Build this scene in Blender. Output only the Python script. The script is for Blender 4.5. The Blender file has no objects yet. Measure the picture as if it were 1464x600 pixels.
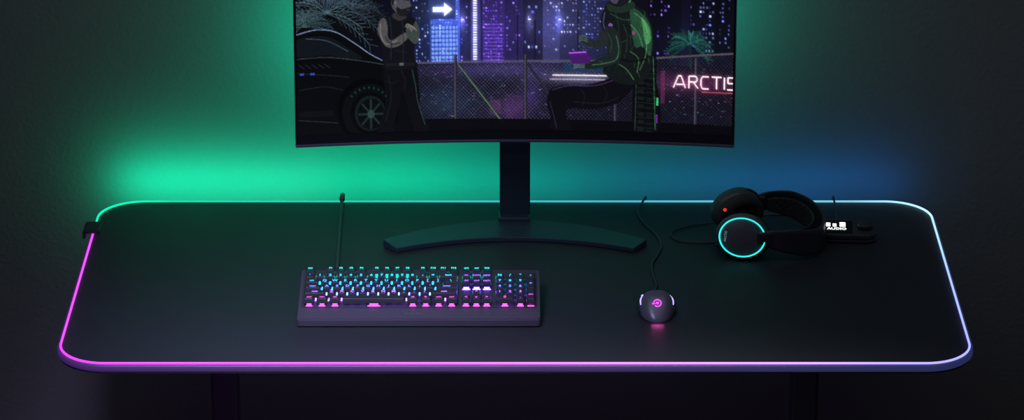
import bpy, bmesh, math, random
import numpy as np
from mathutils import Vector, Matrix
random.seed(7); rng=np.random.RandomState(7)
S=bpy.context.scene
S.view_settings.view_transform='Standard'
def lin(c):
    return tuple((v/12.92 if v<=.04045 else ((v+.055)/1.055)**2.4) for v in [x/255. for x in c])
# ------------------------------------------------------------ materials
def mat(name,col,rough=.5,metal=0,emis=None,es=0,bump=0,bscale=200,spec=.5,coat=0):
    m=bpy.data.materials.new(name); m.use_nodes=True; nt=m.node_tree
    b=nt.nodes['Principled BSDF']
    b.inputs['Base Color'].default_value=(*col,1)
    b.inputs['Roughness'].default_value=rough
    b.inputs['Metallic'].default_value=metal
    b.inputs['Specular IOR Level'].default_value=spec
    b.inputs['Coat Weight'].default_value=coat
    if emis: 
        b.inputs['Emission Color'].default_value=(*emis,1); b.inputs['Emission Strength'].default_value=es
    if bump:
        tc=nt.nodes.new('ShaderNodeTexCoord')
        n=nt.nodes.new('ShaderNodeTexNoise'); n.inputs['Scale'].default_value=bscale; n.inputs['Detail'].default_value=4
        bp=nt.nodes.new('ShaderNodeBump'); bp.inputs['Strength'].default_value=bump; bp.inputs['Distance'].default_value=.002
        nt.links.new(tc.outputs['Object'],n.inputs['Vector'])
        nt.links.new(n.outputs['Fac'],bp.inputs['Height']); nt.links.new(bp.outputs['Normal'],b.inputs['Normal'])
    return m
def attr_emis(name,strength,attr='col',base=.01):
    m=bpy.data.materials.new(name); m.use_nodes=True; nt=m.node_tree
    b=nt.nodes['Principled BSDF']; b.inputs['Base Color'].default_value=(base,base,base,1); b.inputs['Roughness'].default_value=.4
    a=nt.nodes.new('ShaderNodeAttribute'); a.attribute_name=attr
    nt.links.new(a.outputs['Color'],b.inputs['Emission Color']); b.inputs['Emission Strength'].default_value=strength
    return m
# ------------------------------------------------------------ object helpers
def root(name,loc):
    e=bpy.data.objects.new(name,None); e.location=loc; e.empty_display_size=.05
    S.collection.objects.link(e); return e
def adopt(o,par):
    if par is not None:
        o.parent=par; o.matrix_parent_inverse=Matrix.Translation(par.location).inverted()
def mesh(name,v,f,m,par=None,smooth=False,cols=None,bevel=0,seg=2,sub=0):
    me=bpy.data.meshes.new(name); me.from_pydata([tuple(p) for p in v],[],f)
    bm=bmesh.new(); bm.from_mesh(me); bmesh.ops.recalc_face_normals(bm,faces=bm.faces); bm.to_mesh(me); bm.free()
    if cols is not None:
        a=me.color_attributes.new('col','FLOAT_COLOR','POINT')
        c=np.ones((len(v),4),dtype=np.float32); c[:,:3]=np.array(cols)
        a.data.foreach_set('color',c.ravel())
    o=bpy.data.objects.new(name,me); S.collection.objects.link(o)
    if m: me.materials.append(m)
    if smooth: me.polygons.foreach_set('use_smooth',[True]*len(me.polygons))
    adopt(o,par)
    if bevel:
        b=o.modifiers.new('b','BEVEL'); b.width=bevel; b.segments=seg; b.limit_method='ANGLE'; b.angle_limit=.6
    return o
def boxv(x0,x1,y0,y1,z0,z1):
    v=[(x0,y0,z0),(x1,y0,z0),(x1,y1,z0),(x0,y1,z0),(x0,y0,z1),(x1,y0,z1),(x1,y1,z1),(x0,y1,z1)]
    f=[(0,3,2,1),(4,5,6,7),(0,1,5,4),(1,2,6,5),(2,3,7,6),(3,0,4,7)]
    return v,f
def box(name,x0,x1,y0,y1,z0,z1,m,par=None,bevel=0,T=None):
    v,f=boxv(x0,x1,y0,y1,z0,z1)
    if T: v=[T(p) for p in v]
    return mesh(name,v,f,m,par,bevel=bevel)
def rrect(x0,x1,y0,y1,r,n=16):
    pts=[]
    for cx,cy,a0 in ((x1-r,y0+r,-90),(x1-r,y1-r,0),(x0+r,y1-r,90),(x0+r,y0+r,180)):
        for i in range(n+1):
            a=math.radians(a0+90*i/n); pts.append((cx+r*math.cos(a),cy+r*math.sin(a)))
    return pts
def prism(name,pts,z0,z1,m,par=None,bevel=0,T=None,smooth=False):
    n=len(pts)
    v=[(x,y,z0) for x,y in pts]+[(x,y,z1) for x,y in pts]
    if T: v=[T(p) for p in v]
    f=[tuple(range(n-1,-1,-1)),tuple(range(n,2*n))]+[(i,(i+1)%n,n+(i+1)%n,n+i) for i in range(n)]
    return mesh(name,v,f,m,par,bevel=bevel)
def catmull(P,n=10,closed=False):
    P=[Vector(p) for p in P]; out=[]; N=len(P)
    rngi=range(N) if closed else range(N-1)
    for i in rngi:
        if closed: a,b,c,d=P[(i-1)%N],P[i],P[(i+1)%N],P[(i+2)%N]
        else: a,b,c,d=P[max(i-1,0)],P[i],P[i+1],P[min(i+2,N-1)]
        for k in range(n):
            t=k/n
            out.append(.5*((2*b)+(c-a)*t+(2*a-5*b+4*c-d)*t*t+(3*b-a-3*c+d)*t**3))
    if not closed: out.append(P[-1])
    return out
def tube(name,P,r,m,par=None,closed=False,seg=10,colf=None,flat=1.0):
    P=[Vector(p) for p in P]; N=len(P); v=[];f=[];cols=[]
    up=Vector((0,0,1))
    for i,p in enumerate(P):
        if closed: t=P[(i+1)%N]-P[(i-1)%N]
        else: t=P[min(i+1,N-1)]-P[max(i-1,0)]
        t.normalize()
        s=t.cross(up)
        if s.length<.05: s=t.cross(Vector((0,1,0)))
        s.normalize(); w=s.cross(t).normalized()
        rr=r[i] if isinstance(r,(list,tuple)) else r
        for k in range(seg):
            a=2*math.pi*k/seg
            v.append(p+s*math.cos(a)*rr+w*math.sin(a)*rr*flat)
            if colf: cols.append(colf(p))
    M=N if closed else N-1
    for i in range(M):
        for k in range(seg):
            a=i*seg+k;b=i*seg+(k+1)%seg;j=((i+1)%N)*seg
            f.append((a,b,j+(k+1)%seg,j+k))
    if not closed:
        f.append(tuple(range(seg-1,-1,-1))); f.append(tuple(range((N-1)*seg,N*seg)))
    return mesh(name,v,f,m,par,smooth=True,cols=cols if colf else None)
def lathe(name,prof,M,m,par=None,n=48,sx=1,sy=1,smooth=True):
    v=[];f=[]
    for r,z in prof:
        for k in range(n):
            a=2*math.pi*k/n; v.append(M@Vector((r*math.cos(a)*sx,r*math.sin(a)*sy,z)))
    L=len(prof)
    for i in range(L-1):
        for k in range(n):
            f.append((i*n+k,i*n+(k+1)%n,(i+1)*n+(k+1)%n,(i+1)*n+k))
    f.append(tuple(range(n))); f.append(tuple(range((L-1)*n,L*n)))
    return mesh(name,v,f,m,par,smooth=smooth)
def torus(name,R,r,M,m,par=None,sx=1,sy=1,n=64,k=12,a0=0,a1=2*math.pi):
    full=abs(a1-a0-2*math.pi)<1e-4; v=[];f=[]
    NN=n if full else n+1
    for i in range(NN):
        a=a0+(a1-a0)*i/n
        for j in range(k):
            b=2*math.pi*j/k; q=R+r*math.cos(b)
            v.append(M@Vector((q*math.cos(a)*sx,q*math.sin(a)*sy,r*math.sin(b))))
    for i in range(n):
        i2=(i+1)%NN
        for j in range(k): f.append((i*k+j,i2*k+j,i2*k+(j+1)%k,i*k+(j+1)%k))
    if not full: f.append(tuple(range(k))); f.append(tuple(range(n*k,(n+1)*k)))
    return mesh(name,v,f,m,par,smooth=True)
def frame(loc,zdir,xhint=(1,0,0)):
    z=Vector(zdir).normalized(); x=Vector(xhint); x=(x-z*x.dot(z)).normalized(); y=z.cross(x)
    M=Matrix((x,y,z)).transposed().to_4x4(); M.translation=Vector(loc); return M
_tc={}
def textgeo(body,size):
    if body not in _tc:
        c=bpy.data.curves.new('t','FONT'); c.body=body; c.size=1; c.align_x='CENTER'; c.align_y='CENTER'; c.resolution_u=2
        c.offset=.02
        o=bpy.data.objects.new('t',c); S.collection.objects.link(o)
        bpy.context.view_layer.update()
        dg=bpy.context.evaluated_depsgraph_get(); me=o.evaluated_get(dg).to_mesh()
        _tc[body]=([v.co.copy() for v in me.vertices],[tuple(p.vertices) for p in me.polygons])
        o.evaluated_get(dg).to_mesh_clear(); bpy.data.objects.remove(o); bpy.data.curves.remove(c)
    v,f=_tc[body]; return [p*size for p in v],f
def text(name,body,size,M,m,par):
    v,f=textgeo(body,size); return mesh(name,[M@p for p in v],f,m,par)

# ------------------------------------------------------------ room
def wallmat(name,col,bs,scale):
    m=mat(name,col,.75,spec=.3); nt=m.node_tree; b=nt.nodes['Principled BSDF']
    tc=nt.nodes.new('ShaderNodeTexCoord'); n=nt.nodes.new('ShaderNodeTexNoise')
    n.inputs['Scale'].default_value=scale; n.inputs['Detail'].default_value=6
    n2=nt.nodes.new('ShaderNodeTexNoise'); n2.inputs['Scale'].default_value=3
    r=nt.nodes.new('ShaderNodeMapRange'); r.inputs[3].default_value=.9; r.inputs[4].default_value=1.1
    mx=nt.nodes.new('ShaderNodeVectorMath'); mx.operation='SCALE'; mx.inputs[0].default_value=col
    bp=nt.nodes.new('ShaderNodeBump'); bp.inputs['Strength'].default_value=bs; bp.inputs['Distance'].default_value=.002
    L=nt.links.new
    L(tc.outputs['Object'],n.inputs['Vector']);L(tc.outputs['Object'],n2.inputs['Vector'])
    L(n2.outputs['Fac'],r.inputs[0]);L(r.outputs[0],mx.inputs['Scale']);L(mx.outputs[0],b.inputs['Base Color'])
    L(n.outputs['Fac'],bp.inputs['Height']);L(bp.outputs['Normal'],b.inputs['Normal'])
    return m
M_wall=wallmat('wall_plaster',(.30,.31,.32),.5,130)
M_floor=wallmat('floor_concrete',(.04,.04,.045),.2,30)
WY=.85
box('wall_back',-4,4,WY,WY+.12,0,3.6,M_wall)
box('floor',-4,4,-7,WY+.12,-.1,0,M_floor)

# ------------------------------------------------------------ desk
M_desk=mat('desk_edge_laminate',(.07,.07,.09),.4,bump=.1)
M_leg=mat('desk_leg_powdercoat',(.09,.09,.115),.45,.2,bump=.1,bscale=400)
desk=root('desk',(.0055,.38,.37))
CX=.0055
prism('desk_top',rrect(CX-.804,CX+.804,-.004,.769,.088),.733,.7465,M_desk,desk,bevel=.002)
for i,x in enumerate((-.533,.543)):
    box(f'leg_{i+1}',x-.025,x+.025,.345,.405,.06,.70,M_leg,desk,bevel=.006)
    box(f'leg_sleeve_{i+1}',x-.031,x+.031,.338,.412,.03,.36,M_leg,desk,bevel=.006)
    box(f'foot_{i+1}',x-.035,x+.035,.05,.72,0,.032,M_leg,desk,bevel=.008)
    box(f'bracket_{i+1}',x-.03,x+.03,.10,.66,.705,.735,M_leg,desk,bevel=.004)
box('crossbar',-.533,.543,.35,.40,.695,.733,M_leg,desk,bevel=.004)

# ------------------------------------------------------------ mat with LED edge
M_mat=mat('mat_cloth',(.030,.032,.041),.52,bump=.25,bscale=900,spec=.36)
pad=root('led_desk_mat',(CX,.38,.75))
prism('cloth',rrect(CX-.798,CX+.798,.002,.763,.083,24),.7467,.750,M_mat,pad)
def lerpk(x,ks):
    if x<=ks[0][0]: return ks[0][1]
    for (a,ca),(b,cb) in zip(ks,ks[1:]):
        if x<=b:
            t=(x-a)/(b-a); return tuple(p+(q-p)*t for p,q in zip(ca,cb))
    return ks[-1][1]
def ledcol(p):
    x,y=p[0],p[1]; k=1
    if y<.085: 
        c=lerpk(x,[(-.8,(215,45,240)),(-.3,(222,60,240)),(.1,(215,100,240)),(.5,(180,130,245)),(.8,(140,140,240))])
        k=lerpk(x,[(0,(1,)),(.8,(.75,))])[0]
    elif y>.68: 
        c=lerpk(x,[(-.8,(0,225,160)),(-.4,(30,200,170)),(.2,(70,180,200)),(.6,(120,200,225)),(.8,(160,210,235))])
        k=lerpk(abs(x),[(.66,(.40,)),(.80,(.7,))])[0]
    elif x<0: c=(215,60,240) if y<.62 else (0,225,160); k=.8 if y<.62 else .6
    else: c=lerpk(y,[(.08,(140,140,240)),(.4,(140,165,240)),(.68,(160,210,235))]); k=lerpk(y,[(.1,(.75,)),(.68,(.6,))])[0]
    return tuple(v*k for v in lin(c))
def dens(ring):
    P=[]
    for i in range(len(ring)):
        a=Vector(ring[i]); b=Vector(ring[(i+1)%len(ring)]); n=max(1,int((b-a).length/.02))
        for k in range(n): P.append(a.lerp(b,k/n))
    return P
P=dens([(x,y,.7515) for x,y in rrect(CX-.800,CX+.800,0,.765,.085,20)])
tube('led_strip',P,.0020,attr_emis('led_light_guide',2.7),pad,closed=True,seg=8,colf=ledcol)
# added rim band; its faint emission imitates LED spill on the desk edge
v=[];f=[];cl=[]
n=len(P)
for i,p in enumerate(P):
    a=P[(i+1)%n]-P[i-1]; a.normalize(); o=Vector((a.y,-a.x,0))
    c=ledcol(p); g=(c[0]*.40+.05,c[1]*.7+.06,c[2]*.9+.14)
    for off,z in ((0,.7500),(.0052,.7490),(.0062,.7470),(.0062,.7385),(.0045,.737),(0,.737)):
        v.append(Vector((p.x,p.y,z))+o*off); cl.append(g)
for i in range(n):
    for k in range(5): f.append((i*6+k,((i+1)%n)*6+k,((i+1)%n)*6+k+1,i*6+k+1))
mesh('led_spill_rim',v,f,attr_emis('spill_rim_glow',.12,base=.06),pad,smooth=True,cols=cl)
lc_=root('light_controller',(-.795,.612,.757))
M_lc=mat('controller_plastic',(.03,.034,.04),.4,bump=.1)
box('case',-.811,-.780,.588,.637,.7545,.762,M_lc,lc_,bevel=.003)
box('case_lip',-.813,-.8085,.590,.635,.744,.759,M_lc,lc_,bevel=.001)

# ------------------------------------------------------------ monitor
mon=root('curved_monitor',(CX,.6,1.0))
MX=CX; ZB=.9440; HW=.4075
M_bez=mat('bezel_plastic',(.03,.031,.042),.4,.1)
M_rimm=mat('bezel_trim',(.20,.20,.30),.35,.3)
M_stand=mat('stand_brushed_metal',(.045,.085,.105),.36,.35,bump=.15,bscale=120)
def fy(x,z): return .59-.03*(x/.4075)**2+.09*(z-ZB)
def slab(name,hw,z0,z1,off0,off1,m,n=48,bev=0):
    v=[];f=[]
    for i in range(n+1):
        x=-hw+2*hw*i/n
        a=off0; b=off1(x) if callable(off1) else off1
        v+=[(MX+x,fy(x,z0)+a,z0),(MX+x,fy(x,z1)+a,z1),(MX+x,fy(x,z1)+b,z1),(MX+x,fy(x,z0)+b,z0)]
    for i in range(n):
        for k in range(4):
            f.append((i*4+k,i*4+(k+1)%4,(i+1)*4+(k+1)%4,(i+1)*4+k))
    f.append((0,1,2,3)); f.append((n*4,n*4+1,n*4+2,n*4+3))
    return mesh(name,v,f,m,mon,bevel=bev)
slab('body',HW,ZB,ZB+.362,0,lambda x:.012+.018*max(0,1-(x/.36)**2)**.6,M_bez,bev=.002)
slab('trim_bottom',HW+.0012,ZB-.0035,ZB+.0015,-.0025,.014,M_rimm,bev=.001)
for s in (-1,1):
    x=s*(HW+.0002); z0=ZB;z1=ZB+.362
    xa,xb=(x,x+s*.0016)
    v=[(MX+xx,fy(x,zz)+oo,zz) for zz in (z0,z1) for xx,oo in ((xa,-.002),(xb,-.002),(xb,.012),(xa,.012))]
    f=[(0,1,2,3),(4,5,6,7),(0,1,5,4),(1,2,6,5),(2,3,7,6),(3,0,4,7)]
    mesh('trim_side_%s'%('left' if s<0 else 'right'),v,f,M_rimm,mon)

# ---- screen picture (painted procedurally, baked to vertex colours of the curved panel)
U0,U1,V0,V1=427.,1046.,-54.,192.
SS=2; W=int((U1-U0)*SS); H=int((V1-V0)*SS)
img=np.zeros((H,W,3)); 
X=(np.arange(W)+.5)/SS+U0; Y=(np.arange(H)+.5)/SS+V0
XX,YY=np.meshgrid(X,Y)
def C(c): return np.array(c,float)/255
def region(x0,y0,x1,y1):
    a=max(0,int((x0-U0)*SS)-2); b=min(W,int((x1-U0)*SS)+3); c=max(0,int((y0-V0)*SS)-2); d=min(H,int((y1-V0)*SS)+3)
    return a,b,c,d
def poly(pts,col,al=1.,smooth=False,mask=None):
    if smooth: pts=[(p[0],p[1]) for p in catmull([(q[0],q[1],0) for q in pts],6,True)]
    xs=[p[0] for p in pts]; ys=[p[1] for p in pts]
    a,b,c,d=region(min(xs),min(ys),max(xs),max(ys))
    if a>=b or c>=d: return
    x=XX[c:d,a:b]; y=YY[c:d,a:b]; ins=np.zeros(x.shape,bool)
    n=len(pts)
    for i in range(n):
        x1,y1=pts[i]; x2,y2=pts[(i+1)%n]
        if y1==y2: continue
        cr=((y1>y)!=(y2>y))&(x<(x2-x1)*(y-y1)/(y2-y1)+x1); ins^=cr
    w=(ins*al)[...,None]; img[c:d,a:b]=img[c:d,a:b]*(1-w)+C(col)*w
def rect(x0,y0,x1,y1,col,al=1.): poly([(x0,y0),(x1,y0),(x1,y1),(x0,y1)],col,al)
def line(x1,y1,x2,y2,w,col,al=1.):
    dx,dy=x2-x1,y2-y1; l=math.hypot(dx,dy) or 1; nx,ny=-dy/l*w/2,dx/l*w/2
    poly([(x1+nx,y1+ny),(x2+nx,y2+ny),(x2-nx,y2-ny),(x1-nx,y1-ny)],col,al)
def ell(cx,cy,rx,ry,col,al=1.,rot=0):
    ca,sa=math.cos(rot),math.sin(rot)
    poly([(cx+rx*math.cos(t)*ca-ry*math.sin(t)*sa,cy+rx*math.cos(t)*sa+ry*math.sin(t)*ca) for t in np.linspace(0,2*math.pi,28)[:-1]],col,al)
def glow(cx,cy,sx,sy,col,al=1.):
    g=np.exp(-((XX-cx)/sx)**2-((YY-cy)/sy)**2)*al
    img[:]=img+g[...,None]*C(col)
def pline(pts,w,col,al=1.):
    q=catmull([(a,b,0) for a,b in pts],6)
    for a,b in zip(q,q[1:]): line(a[0],a[1],b[0],b[1],w,col,al)
def windows(x0,y0,x1,y1,dx,dy,cols,p,wf=.55,hf=.5):
    y=y0
    while y<y1:
        x=x0
        while x<x1-dx*.5:
            if rng.rand()<p:
                c=cols[rng.randint(len(cols))]; k=rng.uniform(.3,1.05)
                rect(x,y,x+dx*wf*rng.uniform(.6,1.2),y+dy*hf,[v*k for v in c])
            x+=dx
        y+=dy
img[:]=C((13,14,27))
lav=[(135,150,215),(175,185,245),(90,100,180)]; pur=[(135,85,215),(90,55,180),(175,140,245)]
rect(590,-54,616,100,(20,24,42)); windows(592,-54,615,95,4,5,lav,.35)
rect(616,-54,658,100,(48,60,104)); windows(617,-54,657,98,4,4,[(170,195,240),(105,140,210),(75,90,160)],.65)
rect(658,-54,674,100,(19,17,36)); windows(660,-54,672,95,3.5,5,pur,.3)
rect(674,-54,688,100,(38,36,72)); 
for y in np.arange(-50,94,3.4): rect(677,y,682.5,y+2.1,(220,215,255)); 
rect(690,-54,722,100,(36,26,68)); windows(691,-54,721,98,3.6,3.8,pur,.48)
rect(722,-54,748,100,(25,21,50)); windows(724,-54,747,95,4.5,5,pur,.3)
rect(748,-54,776,100,(15,15,29)); windows(750,-54,775,80,5,7,lav,.15)
rect(776,-54,800,100,(42,44,74)); rect(800,-54,832,100,(27,28,50)); windows(778,-54,830,80,4,5,[(125,130,180),(190,185,230)],.26)
rect(832,-54,870,100,(32,34,62)); windows(833,0,869,80,4,4.5,lav,.4); rect(840,-8,872,4,(235,230,255))
rect(925,-54,960,100,(10,10,21)); windows(928,-54,958,90,5,6,pur,.25)
rect(960,-54,1046,100,(10,11,22)); windows(984,-54,1042,78,4.5,6,[(115,125,200),(75,85,160),(180,188,240)],.45)
rect(972,-54,985,100,(17,15,34)); rect(1020,-54,1026,100,(8,8,16))
glow(700,50,90,60,(24,20,44)); glow(800,40,50,55,(28,30,48)); glow(640,55,40,50,(12,26,44)); glow(980,70,60,40,(8,12,22))
rect(614,6,652,34,(40,52,92)); poly([(620,17),(636,17),(636,11),(648,20.5),(636,30),(636,24),(620,24)],(225,235,255))
glow(634,20,22,16,(50,54,84),.6)
for y in range(44,96,6): rect(617,y,655,y+3.4,(150,170,225),.75)
for x in range(617,655,5): rect(x,42,x+1.2,96,(36,42,76),.8)
for y in range(42,96,5): line(692,y,720,y,1.1,(170,110,235),.7)
for x in (757,800,662): 
    glow(x,38,5,14,(110,110,140),.5); rect(x-2,34,x+2,36,(220,220,240))
for x,y0 in ((740,30),(765,36),(826,20)): line(x,y0,x,100,1.3,(10,8,18))
# street level
rect(427,96,1046,192,(12,12,23)); glow(720,105,120,12,(42,34,70)); glow(830,118,50,8,(74,76,86)); glow(730,160,24,16,(44,22,52)); glow(975,120,66,15,(46,18,34)); glow(640,150,40,26,(14,30,40)); glow(760,140,14,22,(30,20,60))
for k in range(420):
    x=rng.uniform(600,1046); y=rng.uniform(98,170); c=[(190,120,240),(230,220,255),(220,90,170),(110,80,210),(90,150,200),(70,170,160)][rng.randint(6)]
    w=rng.uniform(.8,4.5); rect(x,y,x+w,y+rng.uniform(.6,1.5),c,rng.uniform(.1,.55))
rect(790,112,872,114,(250,245,235),.9); rect(786,118,872,119.5,(230,210,220),.7); rect(700,148,716,168,(150,60,140),.3); rect(722,140,748,176,(110,42,120),.22)
rect(806,96,862,108,(20,60,90),.8); rect(944,104,950,150,(140,40,100),.5)
# palms
def palm(cx,cy,R,col,n,a0,a1,leaf=9):
    for a in np.linspace(a0,a1,n):
        r=R*rng.uniform(.75,1.05); pts=[]
        for t in np.linspace(0,1,9):
            pts.append((cx+math.cos(a)*r*t,cy-math.sin(a)*r*t+r*.42*t*t))
        k=rng.uniform(.5,1.05); cc=[v*k for v in col]
        pline(pts,1.1,cc)
        for i in range(2,9):
            x,y=pts[i]
            for s in (-1,1):
                d=math.atan2(pts[i][1]-pts[i-1][1],pts[i][0]-pts[i-1][0])+s*.6
                line(x,y,x+math.cos(d)*leaf,y+math.sin(d)*leaf,.9,cc,.8)
rect(427,-54,545,70,(11,12,18)); windows(430,-54,540,10,7,9,[(50,55,100),(70,70,130)],.2)
palm(470,22,62,(90,118,130),13,-.3,3.3,13); palm(505,18,50,(70,90,108),11,-.4,2.6,11); palm(440,40,40,(70,100,106),9,.2,2.9,10)
palm(985,66,32,(44,116,100),11,-.3,3.4,7); line(985,66,986,100,3,(22,46,42))
# chain link fence
top=np.where(XX<880,94+(XX-600)*-.008,86-(XX-940)*.09)
fm=(YY>top)&(XX>598)&(YY<186)
pa=np.abs(((XX+YY)/5.2)%1-.5)<.1; pb=np.abs(((XX-YY)/5.2)%1-.5)<.1
w=((pa|pb)&fm)[...,None]*(.30+.30*np.exp(-((XX-720)/110)**2))[...,None]
img=img*(1-w)+C((100,96,128))*w
line(598,95,880,92,2.4,(84,84,100)); line(930,87,1046,76,2.6,(88,80,90)); line(598,182,1046,180,2,(46,38,54))
for x in (652,752,880,994): line(x,84,x,190,4.5,(42,38,50)); line(x-1.2,84,x-1.2,190,1.0,(104,100,118))
line(656,98,722,184,4,(50,58,56)); line(655,97,721,183,1,(110,132,122)); line(755,98,800,160,3.5,(46,42,54))
line(994,90,1046,150,2,(48,34,48))
# neon sign letters
def seg(*pts,c=(255,226,232),w=1.8):
    for a,b in zip(pts,pts[1:]): line(a[0],a[1],b[0],b[1],w+2.0,(150,56,84),.2)
    for a,b in zip(pts,pts[1:]): line(a[0],a[1],b[0],b[1],w,c)
b0,t0=127,110
seg((962,b0),(969,t0),(973,t0),(979,b0)); seg((966,122),(976,122))
seg((984,b0),(984,t0),(994,t0),(996,114),(994,118),(984,118)); seg((990,118),(997,b0))
seg((1012,t0),(1003,t0),(1001,114),(1001,123),(1003,b0),(1012,b0)); seg((1016,t0),(1030,t0)); seg((1023,t0),(1023,b0))
seg((1034,t0),(1034,b0)); seg((1046,t0),(1039,t0),(1039,118),(1046,118)); seg((1038,b0),(1046,b0))
rect(1002,131,1046,132.6,(210,100,110),.7); glow(1000,120,45,14,(38,8,18),.7)
poly([(427,172),(1046,178),(1046,192),(427,192)],(6,6,10),.92)
# car
poly([(427,52),(455,46),(480,48),(505,62),(528,78),(545,90),(575,96),(592,104),(598,120),(600,150),(590,178),(560,192),(427,192)],(8,9,12),1,True)
poly([(427,58),(452,53),(476,56),(498,70),(520,86),(500,86),(470,80),(427,80)],(18,23,30),1,True)
pline([(427,50),(455,44),(482,48),(508,64),(530,80),(548,90)],1.3,(130,142,165))
pline([(427,84),(470,83),(520,90),(560,98),(590,106)],1.0,(64,76,90)); pline([(440,56),(470,60),(500,76)],1,(70,90,100))
pline([(427,104),(470,108),(500,112)],1,(36,42,52)); pline([(430,128),(465,124),(492,130)],1,(34,38,54))
for k in range(5): line(430+k*9,92,438+k*9,98,1,(38,46,56))
for x in (431,446): rect(x,104,x+6,107,(50,80,170)); 
rect(430,158,478,166,(15,17,22)); line(428,170,485,176,1,(50,54,70))
ell(527,160,44,46,(3,4,6)); ell(528,162,38,40,(10,13,14)); ell(529,163,27,30,(4,6,7)); ell(530,164,22,25,(20,32,32)); ell(531,165,19,22,(7,11,12))
for a in np.linspace(0,2*math.pi,9)[:-1]: line(531,165,531+18*math.cos(a),165+21*math.sin(a),2.6,(32,52,49))
ell(531,165,5,6,(46,72,68))
for i,a in enumerate(np.linspace(-2.4,-.7,9)): line(528+31*math.cos(a),162+33*math.sin(a),528+34*math.cos(a),162+36*math.sin(a),1.5,(26,84,66))
# standing man
skin=(84,82,84); sk2=(140,140,140)
poly([(551,96),(572,94),(594,97),(599,118),(596,140),(603,165),(613,186),(611,191),(594,190),(584,160),(577,136),(572,152),(566,172),(560,191),(540,191),(548,168),(553,140),(549,116)],(13,13,18),1,True)
pline([(590,104),(595,128),(598,150),(608,182)],1.2,(44,74,68)); pline([(556,110),(560,140),(552,176)],1.2,(28,30,42))
pline([(572,100),(580,118),(578,134)],1,(30,32,42)); pline([(552,118),(562,122),(572,118)],1,(28,30,40))
poly([(546,34),(558,28),(570,31),(584,29),(595,34),(599,48),(595,66),(593,84),(596,100),(572,104),(551,100),(550,80),(545,58)],(19,20,26),1,True)
poly([(545,34),(552,31),(556,42),(556,56),(562,62),(580,52),(586,57),(572,70),(556,72),(547,62),(542,48)],skin,1,True)
poly([(596,36),(601,48),(600,62),(594,68),(584,58),(582,44),(588,40),(592,50),(593,56),(592,44)],(64,72,70),1,True)
pline([(546,38),(546,54),(554,67),(570,62)],1.4,sk2,.7); pline([(552,56),(560,67),(574,66)],2.6,(50,50,54),.7)
for k,(x,y) in enumerate(((584,40),(587,41.5),(590,43.5),(592,46))): pline([(x+5,y+3),(x,y),(x-3,y+4)],1.7,(126,122,120))
poly([(565,24),(580,24),(582,32),(572,35),(563,30)],(52,50,54),1,True)
poly([(561,6),(565,-4),(574,-8),(584,-4),(588,4),(588,10),(590,14),(587,17),(586,24),(578,28),(569,24),(563,17)],(78,78,86),1,True)
poly([(569,16),(576,19),(587,17),(586,25),(578,29),(570,25)],(30,29,32),1,True)
poly([(561,4),(566,-5),(574,-9),(583,-5),(582,-2),(573,-3),(567,3),(564,14)],(30,30,36),1,True)
pline([(562,6),(566,-3),(574,-7),(582,-4)],1.4,(130,136,150),.6); ell(567,10,2,3.4,(106,100,102)); line(580,6,587,7,1.4,(24,22,26)); line(583,20,588,20,1,(90,70,72))
pline([(558,30),(561,50),(560,90)],1.2,(38,44,58)); rect(553,94,594,98,(28,28,34)); rect(572,94,578,98,(90,90,100))
pline([(576,34),(578,60),(577,92)],.9,(40,44,54)); pline([(566,76),(584,80)],.9,(34,38,46))
# seated man
poly([(912,78),(936,82),(938,120),(944,150),(940,190),(908,191),(904,150),(906,110)],(9,12,14),1,True)
for y in range(86,188,7): line(908,y,938,y+2,1.0,(30,46,42),.8)
for y in range(86,186,11): rect(912,y,920,y+5,(24,30,32)); rect(924,y+3,932,y+7,(20,24,28))
rect(938,142,941,153,(60,170,125)); rect(938,166,940,178,(110,50,140)); line(910,80,908,190,1.2,(46,66,60)); line(933,84,937,188,1.2,(60,100,82))
poly([(925,108),(905,128),(885,150),(850,160),(815,160),(810,172),(818,191),(790,191),(788,172),(782,152),(786,136),(800,128),(840,126),(872,116),(900,104)],(13,12,18),1,True)
pline([(790,134),(812,128),(850,127),(880,118)],1.2,(70,54,94)); pline([(786,150),(792,170),(796,188)],1.1,(52,40,74)); pline([(820,150),(860,152),(886,142)],1.1,(32,31,46))
pline([(830,132),(836,142),(832,156)],1,(30,28,40)); pline([(860,126),(868,138),(862,152)],1,(28,28,38))
poly([(862,20),(872,8),(892,8),(908,14),(924,26),(933,52),(932,84),(928,108),(908,124),(882,122),(862,106),(868,82),(864,56),(858,38)],(21,26,28),1,True)
poly([(900,18),(916,24),(928,40),(931,64),(928,84),(918,70),(908,72),(902,50)],(48,96,68),.7,True)
poly([(916,30),(927,44),(929,62),(922,66),(918,46)],(100,175,112),.6,True)
for k in range(60):
    x=rng.uniform(864,928); y=rng.uniform(18,112); g=max(0,(x-880)/48)
    line(x,y,x+rng.uniform(-4,4),y+rng.uniform(2,8),1,(26+50*g,36+100*g,34+54*g),.6)
for a in (((905,24),(918,34),(925,52)),((900,40),(912,54),(918,72)),((924,60),(922,84),(914,104)),((900,78),(912,88),(910,108)),((884,96),(896,104),(906,118))): pline(a,1.2,(110,170,112),.6)
pline([(864,24),(862,40),(868,58),(870,80)],1.4,(84,76,118)); pline([(878,20),(884,50),(880,84)],1.2,(40,48,52)); pline([(880,86),(900,92),(925,88)],2,(12,16,18)); ell(872,42,3,3,(170,110,200),.7); ell(905,52,2.5,3,(160,80,130),.7)
pline([(872,26),(892,34),(912,30)],1.2,(50,76,60)); pline([(872,60),(884,66),(896,62)],1.1,(46,66,56)); pline([(890,40),(896,56),(894,80)],1.1,(40,60,50))
poly([(866,44),(880,48),(888,70),(884,92),(866,100),(846,104),(832,102),(832,95),(846,93),(862,86),(868,78),(862,62)],(30,40,39),1,True)
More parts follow.
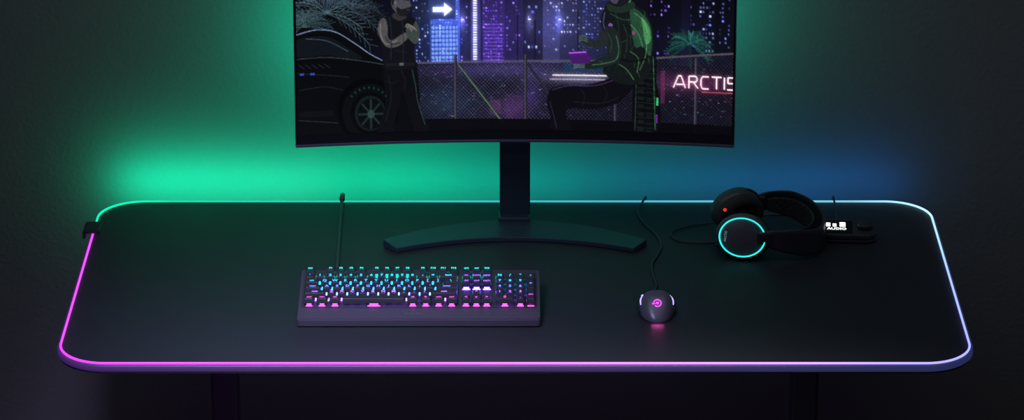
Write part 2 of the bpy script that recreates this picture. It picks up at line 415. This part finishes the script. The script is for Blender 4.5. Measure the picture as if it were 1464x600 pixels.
pline([(880,56),(884,74),(880,90),(862,96),(846,98)],1.3,(84,124,96),.8); pline([(868,52),(874,66),(872,80)],1,(54,70,62)); pline([(856,92),(864,96)],1,(60,80,70))
poly([(858,50),(868,56),(866,70),(850,74),(836,70),(830,62),(836,58),(848,64),(856,60)],(38,45,47),1,True)
for dy in (0,3,6): pline([(840,60+dy),(832,57+dy),(827,60+dy)],1.6,(80,96,88))
for k in range(4): pline([(836,94+k*2.6),(826,93+k*2.8),(820,96+k*2.6)],1.8,(92,98,100))
poly([(812,82),(838,80),(846,88),(842,96),(818,97)],(70,30,104),1); line(813,82,838,80,1.4,(190,110,235)); 
poly([(872,8),(870,-4),(874,-16),(886,-21),(898,-15),(901,-2),(897,10),(884,14)],(26,28,35),1,True)
poly([(870,-4),(868,2),(871,4),(872,9),(880,12),(884,2),(880,-8)],(72,68,86),1,True)
poly([(868,12),(884,16),(902,8),(906,16),(890,24),(870,22)],(32,50,44),1,True); pline([(900,-12),(902,0),(898,10)],1.4,(90,150,108))
# soft neon bleed + grain
def blur(a,r):
    k=np.ones(2*r+1)/(2*r+1)
    for ax in (0,1):
        for _ in range(2): a=np.apply_along_axis(lambda q:np.convolve(q,k,'same'),ax,a)
    return a
br=np.clip(img-.5,0,1)
img=img+blur(br,5)*1.1
img*=1+rng.normal(0,.14,img.shape[:2])[...,None]
img=np.clip(img,0,1)**1.08
sm=img.reshape(H//SS,SS,W//SS,SS,3).mean((1,3)); hh,ww=sm.shape[:2]
lim=np.where(sm<=.04045,sm/12.92,((sm+.055)/1.055)**2.4)
SHW=.4045; SZ0=ZB+.0185; SZH=.334
xs=-SHW+2*SHW*(np.arange(ww)+.5)/ww; xs[0]=-SHW; xs[-1]=SHW
zs=SZ0+SZH*(1-(np.arange(hh)+.5)/hh)
gx,gz=np.meshgrid(xs,zs); gy=.59-.03*(gx/.4075)**2+.09*(gz-ZB)-.0008
vv=np.stack([gx+MX,gy,gz],-1).reshape(-1,3)
idx=np.arange(hh*ww).reshape(hh,ww)
q=np.stack([idx[:-1,:-1],idx[1:,:-1],idx[1:,1:],idx[:-1,1:]],-1).reshape(-1,4)
me=bpy.data.meshes.new('screen'); me.from_pydata(vv.tolist(),[],q.tolist())
a=me.color_attributes.new('col','FLOAT_COLOR','POINT'); c4=np.ones((hh*ww,4),np.float32); c4[:,:3]=lim.reshape(-1,3); a.data.foreach_set('color',c4.ravel())
me.materials.append(attr_emis('screen_panel',1.05)); so=bpy.data.objects.new('screen',me); S.collection.objects.link(so); adopt(so,mon)
# stand
box('neck',MX-.029,MX+.029,.642,.660,.765,1.12,M_stand,mon,bevel=.003)
box('neck_foot',MX-.031,MX+.029,.622,.664,.7508,.775,M_stand,mon,bevel=.003)
box('mount_block',MX-.06,MX+.06,.650,.685,1.05,1.17,M_bez,mon,bevel=.006)
n=40; outl=[]
for i in range(n+1):
    t=-1+2*i/n; outl.append((MX+.248*t,.633-.098*t*t))
for i in range(n+1):
    t=1-2*i/n; outl.append((MX+.222*t,.560-.056*t*t))
v=[];f=[];N=n+1
for i in range(N):
    o=outl[i]; q=outl[2*n+1-i]
    v+=[(o[0],o[1],.7508),(q[0],q[1],.7508),(q[0],q[1],.760),(o[0],o[1],.766)]
for i in range(n):
    for k in range(4): f.append((i*4+k,i*4+(k+1)%4,(i+1)*4+(k+1)%4,(i+1)*4+k))
f.append((0,1,2,3)); f.append((n*4,n*4+1,n*4+2,n*4+3))
mesh('crescent_base',v,f,M_stand,mon,bevel=.0015)

# ------------------------------------------------------------ keyboard
kb=root('keyboard',(-.166,.235,.76))
KA=math.radians(9); KX,KY,KZ=-.383,.157,.7508
def KT(p):
    x,y,z=p; return Vector((KX+x,KY+y*math.cos(KA)-z*math.sin(KA),KZ+y*math.sin(KA)+z*math.cos(KA)))
M_kb=mat('keyboard_aluminium',(.11,.11,.14),.42,.3,bump=.08,bscale=600)
M_kbd=mat('keyboard_plate',(.06,.06,.07),.45)
M_key=mat('keycap_plastic',(.045,.045,.06),.40)
KW,KD,KH=.434,.166,.018
prism('case',rrect(0,KW,0,KD,.006,5),0.001,KH-.002,M_kb,kb,bevel=.002,T=KT)
prism('top_plate',rrect(.001,KW-.001,.001,KD-.001,.006,5),KH-.002,KH,M_kb,kb,bevel=.0006,T=KT)
prism('key_well',rrect(.006,KW-.006,.036,KD-.004,.004,4),KH,KH+.0008,M_kbd,kb,T=KT)
for i,x in enumerate((.05,KW-.05)):
    yb=KY+.150*math.cos(KA); hb=KZ+.150*math.sin(KA)
    box(f'flip_foot_{i+1}',KX+x-.012,KX+x+.012,yb-.004,yb+.004,.7508,hb+.004,M_kbd,kb,bevel=.001)
PU=.01855; x0k=.0085; y0k=.040
keys=[]
def rowk(y,x,items):
    for it in items:
        if isinstance(it,(int,float)): x+=it; continue
        w,l=it; keys.append((x,y,w,1,l)); x+=w
s1=lambda s:[(1,c) for c in s]
rowk(0,0,[(1.25,'ctrl'),(1.25,'win'),(1.25,'alt'),(6.25,''),(1.25,'alt'),(1.25,'fn'),(1.25,'win'),(1.25,'ctrl'),.25,(1,'<'),(1,'v'),(1,'>'),.25,(2,'0'),(1,'.')])
rowk(1,0,[(2.25,'shift')]+s1('ZXCVBNM,./')+[(2.75,'shift'),1.25,(1,'^'),1.25]+s1('123'))
rowk(2,0,[(1.75,'caps')]+s1("ASDFGHJKL;'")+[(2.25,'enter'),3.5]+s1('456'))
rowk(3,0,[(1.5,'tab')]+s1('QWERTYUIOP[]')+[(1.5,'\\'),.25,(1,'del'),(1,'end'),(1,'pgdn'),.25]+s1('789'))
rowk(4,0,s1('`1234567890-=')+[(2,'back'),.25,(1,'ins'),(1,'home'),(1,'pgup'),.25]+s1('N/*-'))
rowk(5.3,0,[(1,'esc'),1]+[(1,f'F{i}') for i in range(1,5)]+[.5]+[(1,f'F{i}') for i in range(5,9)]+[.5]+[(1,f'F{i}') for i in range(9,13)]+[.25,(1,'prt'),(1,'scr'),(1,'brk')])
keys.append((21.5,0,1,2,'ent')); keys.append((21.5,2,1,2,'+'))
kv=[];kf=[];lv=[];lf=[];lc=[];gv=[];gf=[];gc=[]
def addq(V,F,Cc,pts,col):
    b=len(V); V.extend(pts); F.append(tuple(range(b,b+len(pts)))); Cc.extend([col]*len(pts))
def kcol(x,y):
    c=lerpk(y,[(0,(235,70,225)),(1,(150,85,245)),(2,(85,115,250)),(3,(35,150,245)),(4,(10,190,225)),(5.3,(0,225,170))])
    if 15<x<18.3 and 2.5<y<4.5: c=(120,80,250)
    return lin(c)
for (x,y,w,h,l) in keys:
    ax=x0k+x*PU+.0008; bx=x0k+(x+w)*PU-.0008; ay=y0k+y*PU+.0008; by=y0k+(y+h)*PU-.0008
    z0=KH+.0062; z1=z0+.0035; z2=z0+.0085
    b=len(kv)
    lev=[(0.0003,.0003,z0),(.0008,.0010,z1),(.0028,.0028,z2-.0006),(.0036,.0036,z2)]
    for ix,iy,z in lev:
        kv+= [KT((ax+ix,ay+iy,z)),KT((bx-ix,ay+iy,z)),KT((bx-ix,by-iy*.7,z)),KT((ax+ix,by-iy*.7,z))]
    kf.append((b+3,b+2,b+1,b)); 
    for q in range(3):
        for k in range(4): kf.append((b+q*4+k,b+q*4+(k+1)%4,b+q*4+4+(k+1)%4,b+q*4+4+k))
    kf.append((b+12,b+13,b+14,b+15))
    mx_,my_=(ax+bx)/2,(ay+by)/2
    sv,sf=boxv(mx_-.006,mx_+.006,my_-.005,my_+.006,KH+.0008,z0); b=len(kv)
    kv+= [KT(p) for p in sv]; kf+=[tuple(b+i for i in ff) for ff in sf]
    col=kcol(x,y); wd=.0058 if y<.5 else .0070
    if w>2.9: wd=.011
    k=.45 if y<.5 else 1.6
    for (ya,yb_) in ((ay-.0012,ay+.0022),(by-.001,by+.0018)):
        addq(gv,gf,gc,[KT(p) for p in ((mx_-wd,ya,KH+.0011),(mx_+wd,ya,KH+.0011),(mx_+wd,yb_,KH+.0013),(mx_-wd,yb_,KH+.0013))],tuple(c*k for c in col))
    addq(gv,gf,gc,[KT(p) for p in ((mx_-wd*.7,my_-.0054,KH+.001),(mx_+wd*.7,my_-.0054,KH+.001),(mx_+wd*.7,my_-.0054,KH+.005),(mx_-wd*.7,my_-.0054,KH+.005))],tuple(c*k for c in col))
    if l:
        tv,tf=textgeo(l,.0095 if len(l)==1 else .0064); b=len(lv)
        strong=1.8 if (15<x<18.3 and 2.5<y<4.5) or y>5 else (1.6 if y>.5 else 1)
        for p in tv:
            lv.append(KT((mx_+p.x,my_+.0006+p.y,z2+.0002))); lc.append(tuple(c*strong for c in col))
        lf+=[tuple(b+i for i in ff) for ff in tf]
mesh('keycaps',kv,kf,M_key,kb)
mesh('key_legends',lv,lf,attr_emis('legend_light',2.2),kb,cols=lc)
mesh('key_backlight',gv,gf,attr_emis('key_led',8.0),kb,cols=gc)
text('front_wordmark','steelseries',.007,frame(KT((.205,.018,KH+.0004)),KT((0,0,1))-KT((0,0,0))),mat('wordmark_print',(.2,.2,.24),.5),kb)
M_cable=mat('cable_braid',(.05,.06,.07),.5,bump=.5,bscale=900)
tube('cable',catmull([(-.318,.318,.778),(-.320,.34,.765),(-.322,.38,.7548),(-.326,.55,.7548),(-.329,.74,.7560),(-.329,.768,.7585),(-.329,.782,.757),(-.329,.788,.748)],8),.0032,M_cable,kb)
tube('cable_clip',[(-.329,.755,.7585),(-.329,.775,.7605)],.0052,M_kbd,kb)

# ------------------------------------------------------------ mouse
ms=root('computer_mouse',(.26,.237,.77))
M_ms=mat('mouse_shell',(.17,.17,.22),.33,.25)
M_msd=mat('mouse_rubber',(.03,.03,.038),.55)
ML=.122; my0=.176; mx0=.260
def mp(s,th,off=0):
    e=abs(2*s-1); pr=max(0,1-e**2.6)**.5 if s<.5 else max(0,1-e**5)**.5
    w=(.0325-.0045*math.exp(-((s-.60)/.15)**2)-.003*max(0,s-.6))*pr
    h=(.0370*math.exp(-((s-.38)/.40)**2)+.004)*(max(0,1-e**3.2)**.5 if s<.5 else max(0,1-e**7)**.45)
    c,sn=math.cos(th),math.sin(th)
    return Vector((mx0+(w+off)*math.copysign(abs(c)**.70,c),my0+ML*s,.7508+(h+off)*abs(sn)**.8))
v=[];f=[];NS,NT=48,28
ss=[.5-.5*math.cos(math.pi*i/NS) for i in range(NS+1)]
for s in ss:
    s=min(max(s,.0006),.9994)
    for k in range(NT+1): v.append(mp(s,math.pi*k/NT))
for i in range(NS):
    for k in range(NT): a=i*(NT+1)+k; f.append((a,a+1,a+NT+2,a+NT+1))
    f.append((i*(NT+1),(i+1)*(NT+1),(i+1)*(NT+1)+NT,i*(NT+1)+NT))
mesh('shell',v,f,M_ms,ms,smooth=True)
tube('button_split',[mp(s,math.pi/2,.0001) for s in np.linspace(.58,.97,14)],.0007,M_msd,ms,seg=6)
M_mled=mat('mouse_led',(.5,.5,.6),.4,emis=lin((175,155,250)),es=1.8)
for sg in (0,1):
    A=lambda t:(t if sg==0 else math.pi-t)
    tube('button_seam_%d'%(sg+1),[mp(s,A(.9),.0002) for s in np.linspace(.38,.97,16)],.0006,M_msd,ms,seg=6)
    tube('side_grip_%d'%(sg+1),[mp(s,A(.16),-.0006) for s in np.linspace(.22,.85,18)],[.0016+.0035*math.sin(math.pi*i/17) for i in range(18)],M_msd,ms,seg=10)
    tube('light_strip_%d'%(sg+1),[mp(s,A(.40+.35*(s-.22)/.6),.0005) for s in np.linspace(.30,.88,20)],[.0004+.0014*math.sin(math.pi*(i+.8)/21)**.6 for i in range(20)],M_mled,ms,seg=8)
Mw=frame(mp(.80,math.pi/2)+Vector((0,0,-.002)),(1,0,0),(0,1,0))
torus('scroll_wheel',.006,.0032,Mw,M_msd,ms)
def tang(s,th):
    a=mp(s+.01,th)-mp(s-.01,th); b=mp(s,th+.03)-mp(s,th-.03); n=a.cross(b); 
    if n.z<0: n=-n
    return n.normalized()
LM=frame(mp(.18,math.pi/2,.0009),tang(.18,math.pi/2))
M_logo=mat('mouse_logo_light',(.2,.05,.2),.4,emis=lin((225,70,225)),es=2.0)
torus('logo_ring',.0066,.0010,LM,M_logo,ms,k=8,a0=-2.3,a1=2.9,n=40)
lathe('logo_dot',[(0.0001,.0008),(.0024,.0008),(.0026,.0)],LM,M_logo,ms,n=20)
tube('logo_arm',[LM@Vector((-.0095,-.0012,.0002)),LM@Vector((-.004,-.0012,.0004))],.0011,M_logo,ms,seg=6)
tube('cable',catmull([(.260,.292,.764),(.260,.312,.757),(.2645,.345,.7532),(.260,.393,.7532),(.2596,.443,.7532),(.272,.49,.7532),(.2805,.535,.7532),(.273,.59,.7532),(.2510,.652,.7532),(.2425,.71,.7532),(.252,.750,.755),(.258,.768,.757),(.260,.780,.755),(.260,.784,.747)],10),.0021,M_cable,ms)
tube('strain_relief',[(.260,.288,.762),(.260,.302,.7595),(.2605,.315,.7565)],[.0042,.0036,.0026],M_msd,ms)

# ------------------------------------------------------------ headset
hs=root('headset',(.48,.54,.79))
M_h=mat('headset_plastic',(.13,.135,.155),.38,.15,bump=.06,bscale=700)
M_hb=mat('headband_painted_metal',(.06,.062,.075),.36,.2,bump=.04,bscale=700)
M_h2=mat('headset_dark_plastic',(.04,.042,.052),.45)
M_cush=mat('ear_cushion_fabric',(.045,.046,.052),.85,bump=.6,bscale=700)
M_ring=mat('ear_ring_light',(0,.3,.25),.4,emis=lin((40,215,200)),es=2.2)
def cup(tag,loc,nrm,xh):
    Mx=frame(loc,nrm,xh); sx,sy=1.06,.90
    lathe('cup_shell_'+tag,[(.0001,-.001),(.034,-.001),(.0405,-.0005),(.0435,-.001),(.0462,-.004),(.0475,-.010),(.0470,-.018),(.044,-.025),(.040,-.028),(.0001,-.028)],Mx,M_h,hs,sx=sx,sy=sy)
    lathe('cup_plate_'+tag,[(.0001,.0006),(.037,.0004),(.0382,-.0006)],Mx,M_h,hs,sx=sx,sy=sy)
    torus('cup_cushion_'+tag,.0315,.0128,Mx@Matrix.Translation((0,0,-.036)),M_cush,hs,sx=sx*1.02,sy=sy*1.02,k=20)
    lathe('cup_driver_cloth_'+tag,[(.0001,-.031),(.032,-.030)],Mx,M_cush,hs,sx=sx,sy=sy)
    torus('cup_ring_light_'+tag,.0400,.0012,Mx@Matrix.Translation((0,0,.0002)),M_ring,hs,sx=sx,sy=sy,k=8,n=96)
    torus('yoke_'+tag,.0475,.0030,Mx@Matrix.Translation((0,0,-.014)),M_h2,hs,sx=sx,sy=sy,k=8,n=40,a0=-1.15,a1=1.15)
    return Mx
Fm=cup('front',(.4276,.470,.796),(-.12,-.95,.22),(1,-.1,-.10))
Rm=cup('rear',(.4170,.618,.802),(-.40,.88,.18),(1,.4,0))
text('cup_wordmark','ARCTIS',.0062,Fm@Matrix.Translation((-.031,-.002,.0009))@Matrix.Rotation(math.pi/2,4,'Z'),mat('cup_print',(.5,.6,.6),.5,emis=(.3,.5,.5),es=.3),hs)
def ribbon(name,path,hh,th,m,n=10,off=0):
    P=catmull(path,n); v=[];f=[];N=len(P)
    for i,p in enumerate(P):
        t=P[min(i+1,N-1)]-P[max(i-1,0)]; t.z=0; t.normalize(); nr=Vector((t.y,-t.x,0)); u=i/(N-1)
        h=hh(u); q=p+nr*off
        prof=[(1,-.8),(.6,-1),(-.6,-1),(-1,-.8),(-1,.8),(-.6,1),(.6,1),(1,.8)]
        for a,b in prof: v.append(q+nr*a*th/2+Vector((0,0,b*h)))
    k=8
    for i in range(N-1):
        for j in range(k): f.append((i*k+j,i*k+(j+1)%k,(i+1)*k+(j+1)%k,(i+1)*k+j))
    f.append(tuple(range(k))); f.append(tuple(range((N-1)*k,N*k)))
    return mesh(name,v,f,m,hs,smooth=False,bevel=.0008)
path=[(.462,.480,.794),(.485,.466,.792),(.520,.466,.788),(.552,.478,.782),(.576,.505,.7785),(.585,.545,.780),(.578,.588,.786),(.556,.618,.794),(.522,.634,.801),(.485,.637,.803),(.456,.628,.801)]
ribbon('headband',path,lambda u:.012+.0135*min(1,math.sin(math.pi*u)*1.5),.0065,M_hb)
path2=[(.500,.482,.790),(.530,.488,.788),(.554,.508,.785),(.566,.545,.785),(.558,.582,.790),(.535,.608,.797),(.505,.618,.801),(.485,.620,.802)]
M_sus=mat('suspension_fabric',(.03,.033,.04),.8,bump=.3,bscale=500)
nt=M_sus.node_tree; wv=nt.nodes.new('ShaderNodeTexVoronoi'); wv.inputs['Scale'].default_value=220
tcn=nt.nodes.new('ShaderNodeTexCoord'); cr=nt.nodes.new('ShaderNodeValToRGB'); cr.color_ramp.elements[0].color=(.012,.013,.017,1); cr.color_ramp.elements[1].color=(.08,.088,.105,1)
nt.links.new(tcn.outputs['Object'],wv.inputs['Vector']); nt.links.new(wv.outputs['Distance'],cr.inputs[0]); nt.links.new(cr.outputs[0],nt.nodes['Principled BSDF'].inputs['Base Color'])
ribbon('suspension_band',path2,lambda u:.012+.010*math.sin(math.pi*u),.004,M_sus)
box('hinge_front',.455,.487,.462,.480,.780,.808,M_h2,hs,bevel=.004)
box('hinge_rear',.448,.482,.622,.642,.788,.816,M_h2,hs,bevel=.004)
lathe('mic_stub',[(.0001,0),(.005,0),(.005,.020),(.0001,.020)],frame((.404,.570,.806),(-.2,-.75,.55)),M_h2,hs,n=20)
torus('mic_mute_light',.0022,.0011,frame((.3998,.5545,.8175),(-.2,-.75,.55)),mat('mute_light_red',(.3,.02,.02),.4,emis=lin((255,50,36)),es=1.2),hs,k=8)
tube('cable',catmull([(.392,.490,.775),(.383,.52,.760),(.386,.552,.7530),(.355,.549,.7530),(.318,.557,.7530),(.303,.580,.7530),(.305,.606,.7530),(.337,.634,.7530),(.387,.652,.7530),(.43,.668,.7530),(.50,.690,.7530),(.560,.680,.7530),(.585,.655,.7530),(.588,.632,.755)],10),.0018,M_cable,hs)

# ------------------------------------------------------------ DAC controller
dc=root('headset_volume_controller',(.632,.585,.765))
M_dc=mat('controller_shell',(.05,.052,.064),.4,bump=.05,bscale=600)
DX,DY=.634,.585
def DT(p):
    x,y,z=p; a=math.radians(-4)
    zz=z if z<.76 else z+(y+.035)*.10
    return Vector((DX+x*math.cos(a)-y*math.sin(a),DY+x*math.sin(a)+y*math.cos(a),zz))
prism('base',rrect(-.056,.056,-.034,.034,.024,10),.7508,.757,M_h2,dc,bevel=.002,T=DT)
prism('body',rrect(-.055,.055,-.033,.033,.023,10),.757,.767,M_dc,dc,bevel=.003,T=DT)
prism('display_glass',rrect(-.048,.010,-.026,.024,.005,5),.7671,.7676,mat('display_glass',(.004,.004,.005),.08),dc,T=DT)
Md=frame(DT((-.020,.0,.7680)),(0,-.10,1),(math.cos(-.07),math.sin(-.07),0))
M_old=mat('oled_pixels',(.5,.5,.5),.4,emis=(1,1,1),es=2.0)
text('display_text','AUDIO',.0115,Md@Matrix.Translation((0,-.010,0.0004)),M_old,dc)
for i,(xx,ww_,h_) in enumerate(((-.016,.008,.013),(-.004,.007,.010),(.011,.011,.016))):
    box(f'display_icon_{i+1}',xx-ww_/2,xx+ww_/2,-.001,h_,0.0002,.0005,M_old,dc,T=lambda p:Md@Vector(p))
Mk=frame(DT((.033,.0,.767)),(0,-.10,1))
lathe('volume_knob',[(.0001,0),(.0145,0),(.0145,.008),(.0135,.0095),(.0001,.0095)],Mk,M_dc,dc,n=40)
tube('cable',catmull([(.622,.620,.760),(.621,.64,.7535),(.622,.68,.7532),(.624,.74,.7545),(.624,.768,.757),(.624,.780,.755),(.624,.784,.747)],8),.002,M_cable,dc)

# ------------------------------------------------------------ lights
def area(name,loc,rot,sx,sy,power,col,spread=None):
    l=bpy.data.lights.new(name,'AREA'); l.shape='RECTANGLE'; l.size=sx; l.size_y=sy; l.energy=power; l.color=col
    if spread: l.spread=math.radians(spread)
    o=bpy.data.objects.new(name,l); o.location=loc; o.rotation_euler=rot; S.collection.objects.link(o); return o
NB=14
for i in range(NB):
    x=-.765+1.53*(i+.5)/NB
    c=lerpk(x,[(-.75,(0,1,.48)),(-.3,(0,1,.48)),(-.1,(0,1,.56)),(.05,(0,.8,.7)),(.2,(0,.55,.8)),(.45,(0,.34,1)),(.75,(0,.24,1))])
    p=lerpk(x,[(-.75,(1.12,)),(-.5,(1.0,)),(-.2,(.66,)),(0,(.40,)),(.2,(.23,)),(.45,(.20,)),(.65,(.22,)),(.75,(.15,))])[0]
    area('mat_edge_light',(x,.776,.757),(math.radians(97),0,0),1.53/NB,.006,.115*p,c)
area('monitor_backlight',(CX-.24,.69,1.08),(math.radians(90),0,0),.35,.25,.90,(0,1,.55))
area('monitor_backlight',(CX+.24,.69,1.14),(math.radians(90),0,0),.3,.2,.42,(0,1,.65))
area('ceiling_panel_light',(0,-.1,2.9),(math.radians(12),0,0),3.2,1.2,5.5,(.88,.90,1))
area('mat_pool_fill',(.25,-.45,2.0),(math.radians(-6),0,0),.5,.3,5,(.86,.88,1),60)  # added unseen fill, makes the brighter pool on the mat
area('violet_front_fill',(-.5,-.9,2.0),(math.radians(32),0,math.radians(-12)),.6,.4,3,(.62,.58,1),45)  # added unseen fill from the front, lifts keyboard and mouse
area('purple_bloom_fill',(-.35,.03,.728),(math.radians(20),0,0),.9,.01,.16,(.75,.1,1))  # added unseen area light, imitates purple bloom below the front LED edge
area('mouse_underglow',(.26,.1725,.7545),(math.radians(-35),0,0),.02,.003,.003,(1,.12,.55))
w=bpy.data.worlds.new('world'); S.world=w; w.use_nodes=True
w.node_tree.nodes['Background'].inputs[0].default_value=(.5,.53,.62,1); w.node_tree.nodes['Background'].inputs[1].default_value=.012
# ------------------------------------------------------------ camera
cam=bpy.data.cameras.new('camera'); cam.sensor_width=36; cam.lens=124.5; cam.clip_end=100
co=bpy.data.objects.new('camera',cam); co.location=(0,-5.624,3.276); co.rotation_euler=(math.radians(90-21.7),0,0)
S.collection.objects.link(co); S.camera=co
